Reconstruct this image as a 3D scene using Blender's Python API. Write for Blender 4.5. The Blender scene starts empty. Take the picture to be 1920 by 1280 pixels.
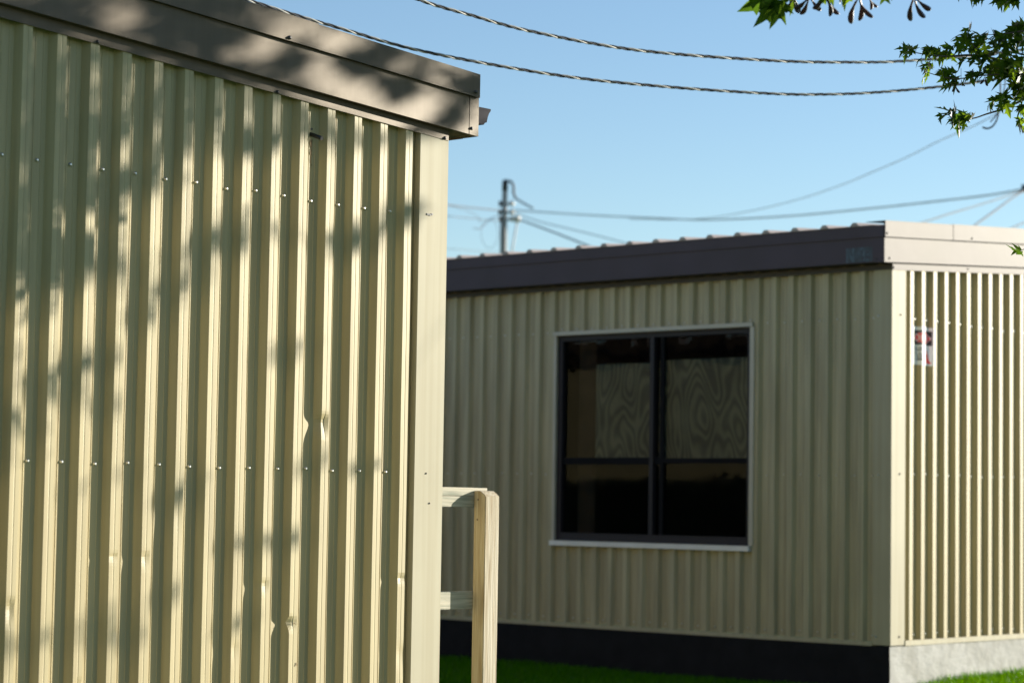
import bpy, bmesh, math, random
from mathutils import Vector, Matrix, noise

random.seed(11)
R = math.radians
C = bpy.context.scene.collection
Z0 = 1.53                       # eye height above the lawn

# ------------------------------------------------------------------ camera
YAW, PIT, ROL, FPX = R(42.175), R(3.959), R(0.910), 4362.5
fwd = Vector((math.cos(YAW)*math.cos(PIT), math.sin(YAW)*math.cos(PIT), math.sin(PIT)))
rgt0 = Vector((math.sin(YAW), -math.cos(YAW), 0))
up0 = rgt0.cross(fwd)
RGT = rgt0*math.cos(ROL) + up0*math.sin(ROL)
UPV = -rgt0*math.sin(ROL) + up0*math.cos(ROL)
EYE = Vector((0, 0, Z0))
cd = bpy.data.cameras.new('camera'); cam = bpy.data.objects.new('camera', cd); C.objects.link(cam)
cam.matrix_world = Matrix(((RGT.x, UPV.x, -fwd.x, EYE.x), (RGT.y, UPV.y, -fwd.y, EYE.y), (RGT.z, UPV.z, -fwd.z, EYE.z), (0, 0, 0, 1)))
cd.sensor_fit = 'HORIZONTAL'; cd.sensor_width = 36; cd.lens = FPX*36/1920
cd.clip_start = .1; cd.clip_end = 3000
cd.dof.use_dof = True; cd.dof.focus_distance = 11.9; cd.dof.aperture_fstop = 2.4
bpy.context.scene.camera = cam

def ray(u, v): return RGT*((u-960)/FPX) + UPV*((640-v)/FPX) + fwd
def at(u, v, d): return EYE + ray(u, v)*d
def onx(u, v, x): r = ray(u, v); return EYE + r*(x/r.x)
def ony(u, v, y): r = ray(u, v); return EYE + r*(y/r.y)
def px(p):
    q = Vector(p) - EYE; d = q.dot(fwd)
    if d < .1: return (-9999, -9999)
    return (960 + FPX*q.dot(RGT)/d, 640 - FPX*q.dot(UPV)/d)

# ------------------------------------------------------------------ light
SUN = Vector((2.0, -1.0, .53)).normalized()
sd = bpy.data.lights.new('sun', 'SUN'); so = bpy.data.objects.new('sun', sd); C.objects.link(so)
sd.energy = 5.0; sd.angle = R(.6); sd.color = (1.0, .94, .81)
so.rotation_euler = SUN.to_track_quat('Z', 'Y').to_euler(); so.location = SUN*60
w = bpy.data.worlds.new('World'); bpy.context.scene.world = w; w.use_nodes = True
nt = w.node_tree; bg = nt.nodes['Background']; sk = nt.nodes.new('ShaderNodeTexSky')
sk.sky_type = 'NISHITA'; sk.sun_disc = False
sk.sun_elevation = math.asin(SUN.z); sk.sun_rotation = math.atan2(SUN.x, SUN.y)
sk.air_density = 1.0; sk.dust_density = .05; sk.ozone_density = 1.6; sk.altitude = 100
mu = nt.nodes.new('ShaderNodeMixRGB'); mu.blend_type = 'MULTIPLY'; mu.inputs[0].default_value = 1; mu.inputs[2].default_value = (1.0, 1.085, 1.20, 1)
nt.links.new(sk.outputs[0], mu.inputs[1]); nt.links.new(mu.outputs[0], bg.inputs[0]); bg.inputs[1].default_value = .069
vs = bpy.context.scene.view_settings
vs.view_transform = 'Standard'; vs.look = 'None'; vs.exposure = 1.17; vs.gamma = 1; vs.use_curve_mapping = False
cy = bpy.context.scene.cycles
cy.max_bounces = 8; cy.diffuse_bounces = 5; cy.glossy_bounces = 4; cy.transparent_max_bounces = 8; cy.transmission_bounces = 6

# ------------------------------------------------------------------ materials
def mat(name, col, rough=.5, metal=0, var=.06, scale=3.0, bump=0, bscale=20, stretch=(1, 1, 1), col2=None, spec=.5, lo=.35, hi=.65, bstretch=None, detail=4, streak=0):
    m = bpy.data.materials.new(name); m.use_nodes = True; t = m.node_tree; b = t.nodes['Principled BSDF']
    b.inputs['Roughness'].default_value = rough; b.inputs['Metallic'].default_value = metal
    b.inputs['Specular IOR Level'].default_value = spec
    tc = t.nodes.new('ShaderNodeTexCoord'); mp = t.nodes.new('ShaderNodeMapping'); mp.inputs['Scale'].default_value = stretch
    t.links.new(tc.outputs['Object'], mp.inputs[0])
    n = t.nodes.new('ShaderNodeTexNoise'); n.inputs['Scale'].default_value = scale; n.inputs['Detail'].default_value = detail
    t.links.new(mp.outputs[0], n.inputs[0])
    cr = t.nodes.new('ShaderNodeValToRGB'); e = cr.color_ramp.elements
    c2 = col2 or tuple(c*(1-var) for c in col); c1 = col if col2 else tuple(min(1, c*(1+var)) for c in col)
    e[0].position = lo; e[1].position = hi; e[0].color = (*c2, 1); e[1].color = (*c1, 1)
    t.links.new(n.outputs[0], cr.inputs[0])
    if streak:                                             # rain streaks and chalky runs down the sheet
        ms = t.nodes.new('ShaderNodeMapping'); ms.inputs['Scale'].default_value = (26, 26, .55)
        ns = t.nodes.new('ShaderNodeTexNoise'); ns.inputs['Scale'].default_value = 1.0; ns.inputs['Detail'].default_value = 3
        rs = t.nodes.new('ShaderNodeValToRGB'); rs.color_ramp.elements[0].position = .38; rs.color_ramp.elements[1].position = .60
        k = 1-streak; rs.color_ramp.elements[0].color = (k, k*.98, k*.95, 1); rs.color_ramp.elements[1].color = (1, 1, 1, 1)
        mm = t.nodes.new('ShaderNodeMixRGB'); mm.blend_type = 'MULTIPLY'; mm.inputs[0].default_value = 1
        t.links.new(tc.outputs['Object'], ms.inputs[0]); t.links.new(ms.outputs[0], ns.inputs[0]); t.links.new(ns.outputs[0], rs.inputs[0])
        t.links.new(cr.outputs[0], mm.inputs[1]); t.links.new(rs.outputs[0], mm.inputs[2]); t.links.new(mm.outputs[0], b.inputs['Base Color'])
    else: t.links.new(cr.outputs[0], b.inputs['Base Color'])
    if bump:
        mb = t.nodes.new('ShaderNodeMapping'); mb.inputs['Scale'].default_value = bstretch or stretch
        t.links.new(tc.outputs['Object'], mb.inputs[0])
        n2 = t.nodes.new('ShaderNodeTexNoise'); n2.inputs['Scale'].default_value = bscale; n2.inputs['Detail'].default_value = 5
        t.links.new(mb.outputs[0], n2.inputs[0])
        bn = t.nodes.new('ShaderNodeBump'); bn.inputs['Distance'].default_value = bump
        t.links.new(n2.outputs[0], bn.inputs['Height']); t.links.new(bn.outputs[0], b.inputs['Normal'])
    return m

M = {}
M['siding'] = mat('beige_siding_paint', (.405, .334, .172), .5, spec=.5, streak=.13, var=.07, scale=2.2, bump=.0012, bscale=5, bstretch=(1, 1, .35), stretch=(6, 6, .6))
M['siding_shade'] = mat('beige_siding_paint_shaded_weathered', (.385, .345, .232), .5, spec=.3, streak=.16, var=.12, scale=2.0, bump=.0012, bscale=5, bstretch=(1, 1, .35), stretch=(6, 6, .5))  # shaded-side copy of the siding paint, shade put into its colour; streaks are weathering
M['trim'] = mat('beige_trim_paint', (.385, .348, .248), .55, spec=.16, streak=.08, var=.04, scale=1.6, bump=.0015, bscale=3, bstretch=(1, 1, .5))
M['brown'] = mat('brown_fascia_paint', (.080, .057, .042), .50, streak=.12, var=.1, scale=2.5, bump=.004, bscale=1.6, spec=.57)
M['brown'].node_tree.nodes['Principled BSDF'].inputs['Specular Tint'].default_value = (1, .87, .68, 1)
M['brownfar'] = mat('brown_paint_shade_tinted', (.037, .025, .047), .60, var=.1, scale=2.5, bump=.004, bscale=1.6, spec=.46)  # same brown as the near fascia, bluish shade put into the colour
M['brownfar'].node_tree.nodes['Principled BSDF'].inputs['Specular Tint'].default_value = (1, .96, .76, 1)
M['browndark'] = mat('brown_soffit_paint', (.03, .025, .023), .55, var=.1, scale=3)
M['gutter'] = mat('grey_gutter_paint', (.022, .020, .026), .8, var=.1, spec=.2)
M['roof'] = mat('roof_metal', (.30, .25, .23), .45, var=.1, scale=2)
M['screw'] = mat('zinc_screw_head', (.55, .55, .53), .32, metal=.85, var=.15, scale=60)
M['screwdark'] = mat('brown_screw_head', (.06, .05, .05), .4, metal=.3, var=.2, scale=60)
M['concrete'] = mat('parged_concrete', (.37, .36, .335), .9, scale=5, col2=(.29, .28, .25), bump=.012, bscale=9, bstretch=(1, 1, 1.6))
M['skirt'] = mat('dark_painted_skirting', (.007, .0068, .009), .85, spec=.2, var=.25, scale=6, bump=.004, bscale=12)
M['wood'] = mat('weathered_wood', (.43, .38, .285), .8, scale=4, col2=(.27, .205, .12), stretch=(14, 14, .7), bump=.004, bscale=6, lo=.3, hi=.62, detail=6)
M['woodrail'] = mat('weathered_rail_wood', (.42, .385, .30), .8, scale=4.5, col2=(.19, .20, .15), stretch=(.8, 10, 14), bump=.004, bscale=6, lo=.3, hi=.6, detail=6)
M['winframe'] = mat('dark_bronze_frame', (.015, .0125, .018), .55, spec=.3, var=.1, scale=4)
M['whitealu'] = mat('pale_window_trim', (.40, .37, .31), .45, var=.05, scale=4)
M['sillalu'] = mat('aluminium_sill', (.62, .64, .68), .4, metal=.3, var=.05, scale=4)
M['room'] = mat('dark_room_lining', (.02, .02, .024), .9, var=.2)
M['drape'] = mat('brown_drape', (.055, .034, .02), .9, var=.3, scale=4)
M['black'] = mat('black_rubber', (.010, .011, .013), .45, var=.2)
M['cable'] = mat('black_cable_sheath', (.05, .052, .058), .8, var=.2, spec=.2)
M['flatblack'] = mat('flat_black_rail', (.008, .008, .010), .9, var=.2, spec=.1)
M['alu'] = mat('bare_aluminium_strand', (.40, .39, .36), .6, metal=.2, var=.15, scale=20)
M['wire'] = mat('grey_wire', (.06, .07, .085), .6, var=.2)
M['palewire'] = mat('pale_wire', (.50, .50, .50), .6, var=.2)
M['pole'] = mat('grey_pole_wood', (.32, .31, .30), .8, scale=3, col2=(.2, .19, .185), stretch=(8, 8, .3), bump=.01, bscale=5)
M['porcelain'] = mat('porcelain', (.7, .68, .64), .25, var=.05)
M['bark'] = mat('maple_bark', (.16, .13, .10), .9, scale=6, col2=(.07, .055, .045), stretch=(3, 3, .6), bump=.03, bscale=8)
M['twig'] = mat('maple_twig', (.09, .065, .05), .7, var=.2, scale=20)
M['soil'] = mat('lawn_soil', (.045, .12, .012), .95, scale=7, col2=(.03, .085, .009), bump=.03, bscale=30)

def leafmat(name, a, b, tr, ior=1.12):
    m = bpy.data.materials.new(name); m.use_nodes = True; t = m.node_tree
    t.nodes.remove(t.nodes['Principled BSDF']); out = t.nodes['Material Output']
    g = t.nodes.new('ShaderNodeNewGeometry')
    cr = t.nodes.new('ShaderNodeValToRGB'); cr.color_ramp.elements[0].color = (*a, 1); cr.color_ramp.elements[1].color = (*b, 1)
    t.links.new(g.outputs['Random Per Island'], cr.inputs[0])
    d = t.nodes.new('ShaderNodeBsdfDiffuse'); s = t.nodes.new('ShaderNodeBsdfTranslucent'); gl = t.nodes.new('ShaderNodeBsdfGlossy')
    gl.inputs['Roughness'].default_value = .5; gl.inputs[0].default_value = (.3, .3, .3, 1)
    t.links.new(cr.outputs[0], d.inputs[0])
    hs = t.nodes.new('ShaderNodeHueSaturation'); hs.inputs['Hue'].default_value = .462; hs.inputs['Value'].default_value = tr; hs.inputs['Saturation'].default_value = 1.1
    t.links.new(cr.outputs[0], hs.inputs['Color']); t.links.new(hs.outputs[0], s.inputs[0])
    mx = t.nodes.new('ShaderNodeMixShader'); mx.inputs[0].default_value = .58
    t.links.new(d.outputs[0], mx.inputs[1]); t.links.new(s.outputs[0], mx.inputs[2])
    fr = t.nodes.new('ShaderNodeFresnel'); fr.inputs[0].default_value = ior
    m2 = t.nodes.new('ShaderNodeMixShader'); t.links.new(fr.outputs[0], m2.inputs[0])
    t.links.new(mx.outputs[0], m2.inputs[1]); t.links.new(gl.outputs[0], m2.inputs[2]); t.links.new(m2.outputs[0], out.inputs[0])
    return m
M['leaf'] = leafmat('maple_leaf', (.016, .045, .007), (.048, .095, .012), 3.4)
M['seed'] = leafmat('maple_seed', (.10, .055, .045), (.15, .10, .06), 1.2, 1.05)
M['grass'] = leafmat('grass_blade', (.018, .12, .003), (.07, .24, .008), 1.3, 1.04)

def glassmat():
    m = bpy.data.materials.new('wavy_window_glass'); m.use_nodes = True; t = m.node_tree
    t.nodes.remove(t.nodes['Principled BSDF']); out = t.nodes['Material Output']
    tr = t.nodes.new('ShaderNodeBsdfTransparent'); tr.inputs[0].default_value = (.80, .82, .82, 1)
    gl = t.nodes.new('ShaderNodeBsdfGlossy'); gl.inputs['Roughness'].default_value = .012; gl.inputs[0].default_value = (.15, .16, .17, 1)
    fr = t.nodes.new('ShaderNodeFresnel'); fr.inputs[0].default_value = 1.62
    tc = t.nodes.new('ShaderNodeTexCoord'); mp = t.nodes.new('ShaderNodeMapping'); mp.inputs['Scale'].default_value = (1, 1.5, .8)
    n = t.nodes.new('ShaderNodeTexNoise'); n.inputs['Scale'].default_value = 3.6; n.inputs['Detail'].default_value = 1.6
    bn = t.nodes.new('ShaderNodeBump'); bn.inputs['Distance'].default_value = .003; bn.inputs['Strength'].default_value = 1
    t.links.new(tc.outputs['Object'], mp.inputs[0]); t.links.new(mp.outputs[0], n.inputs[0]); t.links.new(n.outputs[0], bn.inputs['Height'])
    t.links.new(bn.outputs[0], gl.inputs['Normal'])
    ge = t.nodes.new('ShaderNodeNewGeometry'); iv = t.nodes.new('ShaderNodeMath'); iv.operation = 'SUBTRACT'; iv.inputs[0].default_value = 1; t.links.new(ge.outputs['Backfacing'], iv.inputs[1])
    ml = t.nodes.new('ShaderNodeMath'); ml.operation = 'MULTIPLY'; t.links.new(fr.outputs[0], ml.inputs[0]); t.links.new(iv.outputs[0], ml.inputs[1])
    mx = t.nodes.new('ShaderNodeMixShader'); t.links.new(ml.outputs[0], mx.inputs[0]); t.links.new(tr.outputs[0], mx.inputs[1]); t.links.new(gl.outputs[0], mx.inputs[2])
    t.links.new(mx.outputs[0], out.inputs[0]); return m
M['glass'] = glassmat()
def reflectmat():  # wavy window reflection painted as swirling bands
    m = bpy.data.materials.new('painted_reflection_swirl'); m.use_nodes = True; t = m.node_tree; b = t.nodes['Principled BSDF']; b.inputs['Roughness'].default_value = .8
    tc = t.nodes.new('ShaderNodeTexCoord'); mp = t.nodes.new('ShaderNodeMapping'); mp.inputs['Scale'].default_value = (1, 1.5, .62); mp.inputs['Location'].default_value = (0, .35, .2)
    n = t.nodes.new('ShaderNodeTexNoise'); n.inputs['Scale'].default_value = 2.1; n.inputs['Detail'].default_value = 1.3; n.inputs['Roughness'].default_value = .4
    mu = t.nodes.new('ShaderNodeMath'); mu.operation = 'MULTIPLY'; mu.inputs[1].default_value = 88
    si = t.nodes.new('ShaderNodeMath'); si.operation = 'SINE'
    n2 = t.nodes.new('ShaderNodeTexNoise'); n2.inputs['Scale'].default_value = 3.2; n2.inputs['Detail'].default_value = 2
    ad = t.nodes.new('ShaderNodeMath'); ad.operation = 'MULTIPLY_ADD'; ad.inputs[1].default_value = .22; ad.inputs[2].default_value = -.02
    a2 = t.nodes.new('ShaderNodeMath'); a2.operation = 'MULTIPLY_ADD'; a2.inputs[1].default_value = .75
    cr = t.nodes.new('ShaderNodeValToRGB'); e = cr.color_ramp.elements
    e[0].position = .12; e[0].color = (.050, .054, .042, 1); e[1].position = .75; e[1].color = (.21, .195, .125, 1)
    L = t.links.new
    L(tc.outputs['Object'], mp.inputs[0]); L(mp.outputs[0], n.inputs[0]); L(n.outputs[0], mu.inputs[0]); L(mu.outputs[0], si.inputs[0]); L(si.outputs[0], ad.inputs[0])
    L(tc.outputs['Object'], n2.inputs[0]); L(n2.outputs[0], a2.inputs[0]); L(ad.outputs[0], a2.inputs[2]); L(a2.outputs[0], cr.inputs[0]); L(cr.outputs[0], b.inputs['Base Color'])
    return m
M['reflswirl'] = reflectmat()

# ------------------------------------------------------------------ mesh helpers
class MB:
    def __init__(s): s.v = []; s.f = []; s.mi = []; s.sm = []
    def face(s, idx, mi=0, sm=False): s.f.append(idx); s.mi.append(mi); s.sm.append(sm)
    def poly(s, pts, mi=0):
        n = len(s.v); s.v += [tuple(p) for p in pts]; s.face(tuple(range(n, n+len(pts))), mi)
    def box(s, a, b, mi=0):
        x0, y0, z0 = a; x1, y1, z1 = b; s.hexa([(x0,y0,z0),(x1,y0,z0),(x1,y1,z0),(x0,y1,z0)], [(x0,y0,z1),(x1,y0,z1),(x1,y1,z1),(x0,y1,z1)], mi)
    def hexa(s, lo, hi, mi=0):
        n = len(s.v); s.v += [tuple(p) for p in lo] + [tuple(p) for p in hi]
        for q in ((3,2,1,0),(4,5,6,7),(0,1,5,4),(1,2,6,5),(2,3,7,6),(3,0,4,7)): s.face(tuple(n+i for i in q), mi)
    def prism(s, pts, off, mi=0):
        k = len(pts); n = len(s.v); off = Vector(off)
        s.v += [tuple(p) for p in pts] + [tuple(Vector(p)+off) for p in pts]
        s.face(tuple(range(n+k-1, n-1, -1)), mi); s.face(tuple(range(n+k, n+2*k)), mi)
        for i in range(k): j = (i+1) % k; s.face((n+i, n+j, n+k+j, n+k+i), mi)
    def tube(s, pts, rad, seg=8, mi=0, cap=True):
        pts = [Vector(p) for p in pts]; k = len(pts); n = len(s.v); ref = None
        for i, p in enumerate(pts):
            d = (pts[min(i+1, k-1)] - pts[max(i-1, 0)]).normalized()
            if ref is None:
                a = Vector((0, 0, 1)) if abs(d.z) < .9 else Vector((1, 0, 0)); ref = d.cross(a).normalized()
            ref = (ref - d*ref.dot(d)).normalized(); b = d.cross(ref); r = rad[i] if isinstance(rad, (list, tuple)) else rad
            for j in range(seg):
                t = 2*math.pi*j/seg; s.v.append(tuple(p + (ref*math.cos(t) + b*math.sin(t))*r))
        for i in range(k-1):
            for j in range(seg):
                a = n+i*seg+j; b_ = n+i*seg+(j+1) % seg; s.face((a, b_, b_+seg, a+seg), mi, True)
        if cap: s.face(tuple(range(n+seg-1, n-1, -1)), mi); s.face(tuple(range(n+(k-1)*seg, n+k*seg)), mi)
    def build(s, name, m, parent=None, bevel=0, recalc=True):
        me = bpy.data.meshes.new(name); me.from_pydata(s.v, [], s.f)
        for q in (m if isinstance(m, (list, tuple)) else [m]): me.materials.append(q)
        me.polygons.foreach_set('material_index', s.mi); me.polygons.foreach_set('use_smooth', s.sm)
        if recalc:
            bm = bmesh.new(); bm.from_mesh(me); bmesh.ops.recalc_face_normals(bm, faces=bm.faces)
            if bevel: bmesh.ops.bevel(bm, geom=list(bm.edges), offset=bevel, segments=2, affect='EDGES', clamp_overlap=True)
            bm.to_mesh(me); bm.free()
        me.update(); o = bpy.data.objects.new(name, me); C.objects.link(o)
        if parent is not None: put(o, parent)
        return o
def put(o, p): o.parent = p; o.matrix_parent_inverse = Matrix.Translation(-worldloc(p))
def worldloc(o):
    l = Vector(o.location)
    return l if o.parent is None else l            # only the roots are moved off the origin
def thing(name, label, cat, loc=(0, 0, 0), group=None):
    o = bpy.data.objects.new(name, None); C.objects.link(o); o.location = loc; o.empty_display_size = .2
    return tag(o, label, cat, group)
def tag(o, label=None, cat=None, group=None, kind=None):
    if label: o['label'] = label
    if cat: o['category'] = cat
    if group: o['group'] = group
    if kind: o['kind'] = kind
    return o

# ------------------------------------------------------------------ corrugated siding
P = .1829; DP = .041; RF = .025; RB = .045          # pitch, rib depth, half rib face, half rib base
def profile(s0, a, b):
    """(s, depth) pairs of the box-rib sheet between a and b; valley centres at s0 + k P"""
    out = []
    k0 = int((a-s0)/P)-2; k1 = int((b-s0)/P)+2
    for k in range(k0, k1+1):
        c = s0 + P*k + P/2; m = c + P/2
        out += [(c-RB, 0), (c-RF, DP), (c-.004, DP), (c, DP-.0012), (c+.004, DP), (c+RF, DP), (c+RB, 0),
                (m-.024, 0), (m-.021, .002), (m-.018, 0), (m+.018, 0), (m+.021, .002), (m+.024, 0)]
    def ev(s):
        for (p, d), (q, e) in zip(out, out[1:]):
            if p <= s <= q: return d + (e-d)*(s-p)/max(q-p, 1e-9)
        return 0
    return [(a, ev(a))] + [q for q in out if a < q[0] < b] + [(b, ev(b))], ev
def sheet(name, prof, zb, zt, place, m, parent, rows=1, warp=None):
    mb = MB(); k = len(prof)
    for i in range(rows+1):
        for s, d in prof:
            z = zb + (zt(s)-zb)*i/rows
            if warp: s2, d2 = warp(s, d, z)
            else: s2, d2 = s, d
            mb.v.append(place(s2, d2, z))
    for i in range(rows):
        for j in range(k-1): mb.face((i*k+j, i*k+j+1, (i+1)*k+j+1, (i+1)*k+j))
    return mb.build(name, m, parent, recalc=False)

screw_me = {}
def screw_mesh(kind):
    if kind not in screw_me:
        mb = MB(); seg = 10
        rings = [(.0085, 0), (.0085, .0022), (.0062, .0030), (.0058, .0075), (.0040, .0090)]
        for r_, h in rings:
            for j in range(seg): t = 2*math.pi*j/seg; mb.v.append((r_*math.cos(t), r_*math.sin(t), h))
        for i in range(len(rings)-1):
            for j in range(seg): mb.face((i*seg+j, i*seg+(j+1) % seg, (i+1)*seg+(j+1) % seg, (i+1)*seg+j), 0, True)
        mb.face(tuple(range((len(rings)-1)*seg, len(rings)*seg)))
        o = mb.build('screw', M[kind]); me = o.data; bpy.data.objects.remove(o); screw_me[kind] = me
    return screw_me[kind]
def screw(p, n, parent, kind='screw', sc=1.0):
    o = bpy.data.objects.new('screw', screw_mesh(kind)); C.objects.link(o)
    o.rotation_euler = Vector(n).to_track_quat('Z', 'Y').to_euler(); o.location = p; o.scale = (sc, sc, sc)
    put(o, parent); return o
NY = (0, -1, 0); NX = (-1, 0, 0)

# ================================================================== NEAR BUILDING (A)
yA, xcA = 8.385, 8.690
sA = 5.934; frA = yA-DP                              # rib face plane
SLA = .0650
def z_A(x, z0, x0): return Z0 + z0 + (x0-x)*SLA
A = thing('portable_building', 'nearer beige ribbed portable building with tree-dappled wall, gutter end and brown roof edge', 'building', (xcA, yA, 0))
ridA = 4.6; lefA = .6
dents = [  # pixel u, v on the wall, depth, radius, kind
    (606, 790, .015, .028), (541, 1165, .018, .016), (20, 1140, .010, .030), (214, 1042, .004, .012), (272, 1044, .005, .020), (752, 1082, .006, .012), (752, 1225, .004, .04), (330, 960, .003, .05), (440, 1215, .003, .03), (226, 1185, .006, .02), (495, 1095, .005, .018), (150, 1290, .01, .03)]
dl = [(ony(u, v, frA), d, r) for u, v, d, r in dents]
def warpA(s, d, z):
    e = d
    n1 = noise.noise(Vector((s*9, z*.9, 3.1))); n2 = noise.noise(Vector((round(s/P*2)*1.7, z*1.6, 7.7)))
    s2 = s + .0022*n2*(1 if d > .002 else .4); e += .0016*n1
    if d > DP-.004:
        for p, a, r in dl:
            q = ((s-p.x)/.03)**2; dz = (z-p.z)/r
            if q < 4 and abs(dz) < 3:
                g = math.exp(-q)*(math.exp(-dz*dz) if dz > 0 else math.exp(-(dz/1.8)**2)); e -= a*g; s2 -= a*.5*g*(1 if s > p.x else -1)
    return s2, e
prof, evA = profile(sA, 5.3, xcA-.06)
sidA = sheet('gable_siding', prof, Z0-1.32, lambda x: z_A(x, 1.906, 8.683), lambda s, d, z: (s, yA-d, z), M['siding'], A, rows=230, warp=warpA)
prof, _ = profile(sA, lefA, 5.3)
sheet('gable_siding', prof, Z0-1.32, lambda x: min(z_A(x, 1.906, 8.683), z_A(2*ridA-x, 1.906, 8.683)), lambda s, d, z: (s, yA-d, z), M['siding'], A)
prof, _ = profile(8.62, yA+.02, 24)
sheet('eave_siding', prof, Z0-1.32, lambda y: Z0+1.93, lambda s, d, z: (xcA-.042+d-.001, s, z), M['siding'], A)
# screws of the two visible rows
for row, (z, a) in enumerate(((1.470, 0), (.147, 0))):
    for i in range(a, 15):
        x = sA + P*i
        if x > xcA-.22: continue
        screw((x + random.uniform(-.003, .003), yA-.001, Z0 + z + random.uniform(-.006, .006)), NY, sidA, sc=1.05)
# body, corner trim
mb = MB(); bx = [(lefA+.05, yA+.012), (xcA-.055, yA+.012), (xcA-.055, 23.9), (lefA+.05, 23.9)]
mb.prism([(lefA+.05, yA+.012, Z0-1.3), (xcA-.055, yA+.012, Z0-1.3), (xcA-.055, yA+.012, Z0+1.96), (ridA, yA+.012, Z0+2.22), (lefA+.05, yA+.012, Z0+1.96)], (0, 15.4, 0))
mb.build('wall', M['siding'], A)
tf = frA-.003
mb = MB(); zt = Z0+1.90
mb.prism([(xcA-.208, yA-.004, Z0-1.30), (xcA-.208, tf, Z0-1.30), (xcA, tf, Z0-1.30), (xcA, yA+.15, Z0-1.30), (xcA-.004, yA+.15, Z0-1.30), (xcA-.004, tf+.004, Z0-1.30), (xcA-.204, tf+.004, Z0-1.30), (xcA-.204, yA-.004, Z0-1.30)], (0, 0, zt-Z0+1.30))
ctA = mb.build('corner_trim', M['trim'], A)
for u, v in ((799, 887), (805, 943)): screw(ony(u, v, tf-.0005), NY, ctA, 'screwdark', .55)
mb = MB()
for k in range(3):
    p = ony(802+k*4, 402+(k % 2)*1.0, tf-.002); mb.box((p.x-.006, tf-.004, p.z-.004), (p.x+.006, tf, p.z+.005))
mb.build('scuff_mark', M['black'], ctA)
# brown head trim on top of the ribs
def strip(x0, x1, ya, yb, zf0, zf1):
    m_ = MB(); m_.hexa([(x0, ya, zf0(x0)), (x1, ya, zf0(x1)), (x1, yb, zf0(x1)), (x0, yb, zf0(x0))], [(x0, ya, zf1(x0)), (x1, ya, zf1(x1)), (x1, yb, zf1(x1)), (x0, yb, zf1(x0))]); return m_
htA = strip(ridA, xcA-.004, tf-.004, tf-.001, lambda x: z_A(x, 1.876, 8.683), lambda x: z_A(x, 1.960, 8.683)).build('head_trim', M['brown'], A)
for u, v in ((183, 79), (520, 173), (834, 259)): screw(ony(u, v, tf-.004), NY, htA, 'screwdark', 1.1)
# fascia
fy = tf-.044; xe = 8.868
faA = strip(ridA, 8.795, fy, yA+.02, lambda x: z_A(x, 1.917, 8.87), lambda x: z_A(x, 2.130, 8.87)).build('fascia', M['brown'], A)
feA = strip(8.799, xe, fy-.001, yA+.02, lambda x: z_A(x, 1.917, 8.87), lambda x: z_A(x, 2.130, 8.87)).build('fascia_end', M['brown'], A)
screw(ony(884, 241, fy-.001), NY, feA, 'screwdark', 1.1)
xj = ony(598, 68, fy-.02).x
m1 = MB(); 
def capbar(x0, x1, yy, add):
    q = strip(x0, x1, yy, yy+.012, lambda x: z_A(x, 2.118, 8.87), lambda x: z_A(x, 2.238+add, 8.87))
    t_ = strip(x0, x1, yy, yA+.10, lambda x: z_A(x, 2.2385+add, 8.87), lambda x: z_A(x, 2.2425+add, 8.87))
    n = len(q.v); q.v += t_.v
    for f, a_, b_ in zip(t_.f, t_.mi, t_.sm): q.face(tuple(i+n for i in f), a_, b_)
    return q
c1 = capbar(ridA, xj, fy-.021, .003).build('fascia_cap', M['brown'], A)
c2 = capbar(xj-.1, xe-.010, fy-.018, 0).build('fascia_cap', M['brown'], A)
screw(ony(543, 71, fy-.022), NY, c1, 'screwdark', 1.2); screw(ony(892, 173, fy-.019), NY, c2, 'screwdark', 1.2)
# mirrored far half of the gable trims (left of the picture)
for nm, a_, b_, y0, y1 in (('head_trim', 1.876, 1.960, tf-.004, tf-.001), ('fascia', 1.917, 2.130, fy, yA+.02), ('fascia_cap', 2.118, 2.2425, fy-.02, fy-.008)):
    strip(lefA-.18 if nm != 'head_trim' else lefA, ridA-.001, y0, y1, lambda x: z_A(2*ridA-x, a_, 8.87 if nm != 'head_trim' else 8.683), lambda x: z_A(2*ridA-x, b_, 8.87 if nm != 'head_trim' else 8.683)).build(nm, M['brown'], A)
# soffit, eave fascia, roof, gutter, skirting
strip(xcA-.004, xe-.006, yA+.021, 24, lambda x: z_A(x, 1.921, 8.87), lambda x: z_A(x, 1.929, 8.87)).build('soffit', M['browndark'], A)
mb = MB(); mb.box((xe-.012, yA+.0205, Z0+1.915), (xe-.002, 24.05, Z0+2.215)); mb.build('eave_fascia', M['brown'], A)
mb = MB()
mb.prism([(xe+.02, yA+.03, z_A(xe+.02, 2.205, 8.87)), (ridA, yA+.03, z_A(ridA, 2.205, 8.87)), (lefA-.2, yA+.03, z_A(xe+.02, 2.205, 8.87)), (lefA-.2, yA+.03, z_A(xe+.02, 2.235, 8.87)), (ridA, yA+.03, z_A(ridA, 2.235, 8.87)), (xe+.02, yA+.03, z_A(xe+.02, 2.235, 8.87))], (0, 15.7, 0))
mb.build('roof', M['roof'], A)
g0 = onx(905, 219, xe); gz = ony(910, 219, fy+.018).z
gp = [(0, .045), (.0, -.045), (.045, -.045), (.05, -.035), (.062, -.03), (.068, .0), (.075, .02), (.085, .035), (.085, .045), (.08, .045), (.072, .025), (.06, -.0), (.055, -.025), (.006, -.038), (.006, .045)]
mb = MB(); mb.prism([(xe+a_*1.3, fy+.018, gz+b_) for a_, b_ in gp], (0, 15.6, 0)); mb.prism([(xe+a_*1.3, fy+.015, gz+b_) for a_, b_ in gp[:10]], (0, .003, 0))
mb.build('gutter', M['gutter'], A)
mb = MB(); mb.box((lefA+.06, yA-.02, -.1), (xcA-.02, 23.9, Z0-1.325)); mb.build('foundation', M['skirt'], A)
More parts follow.
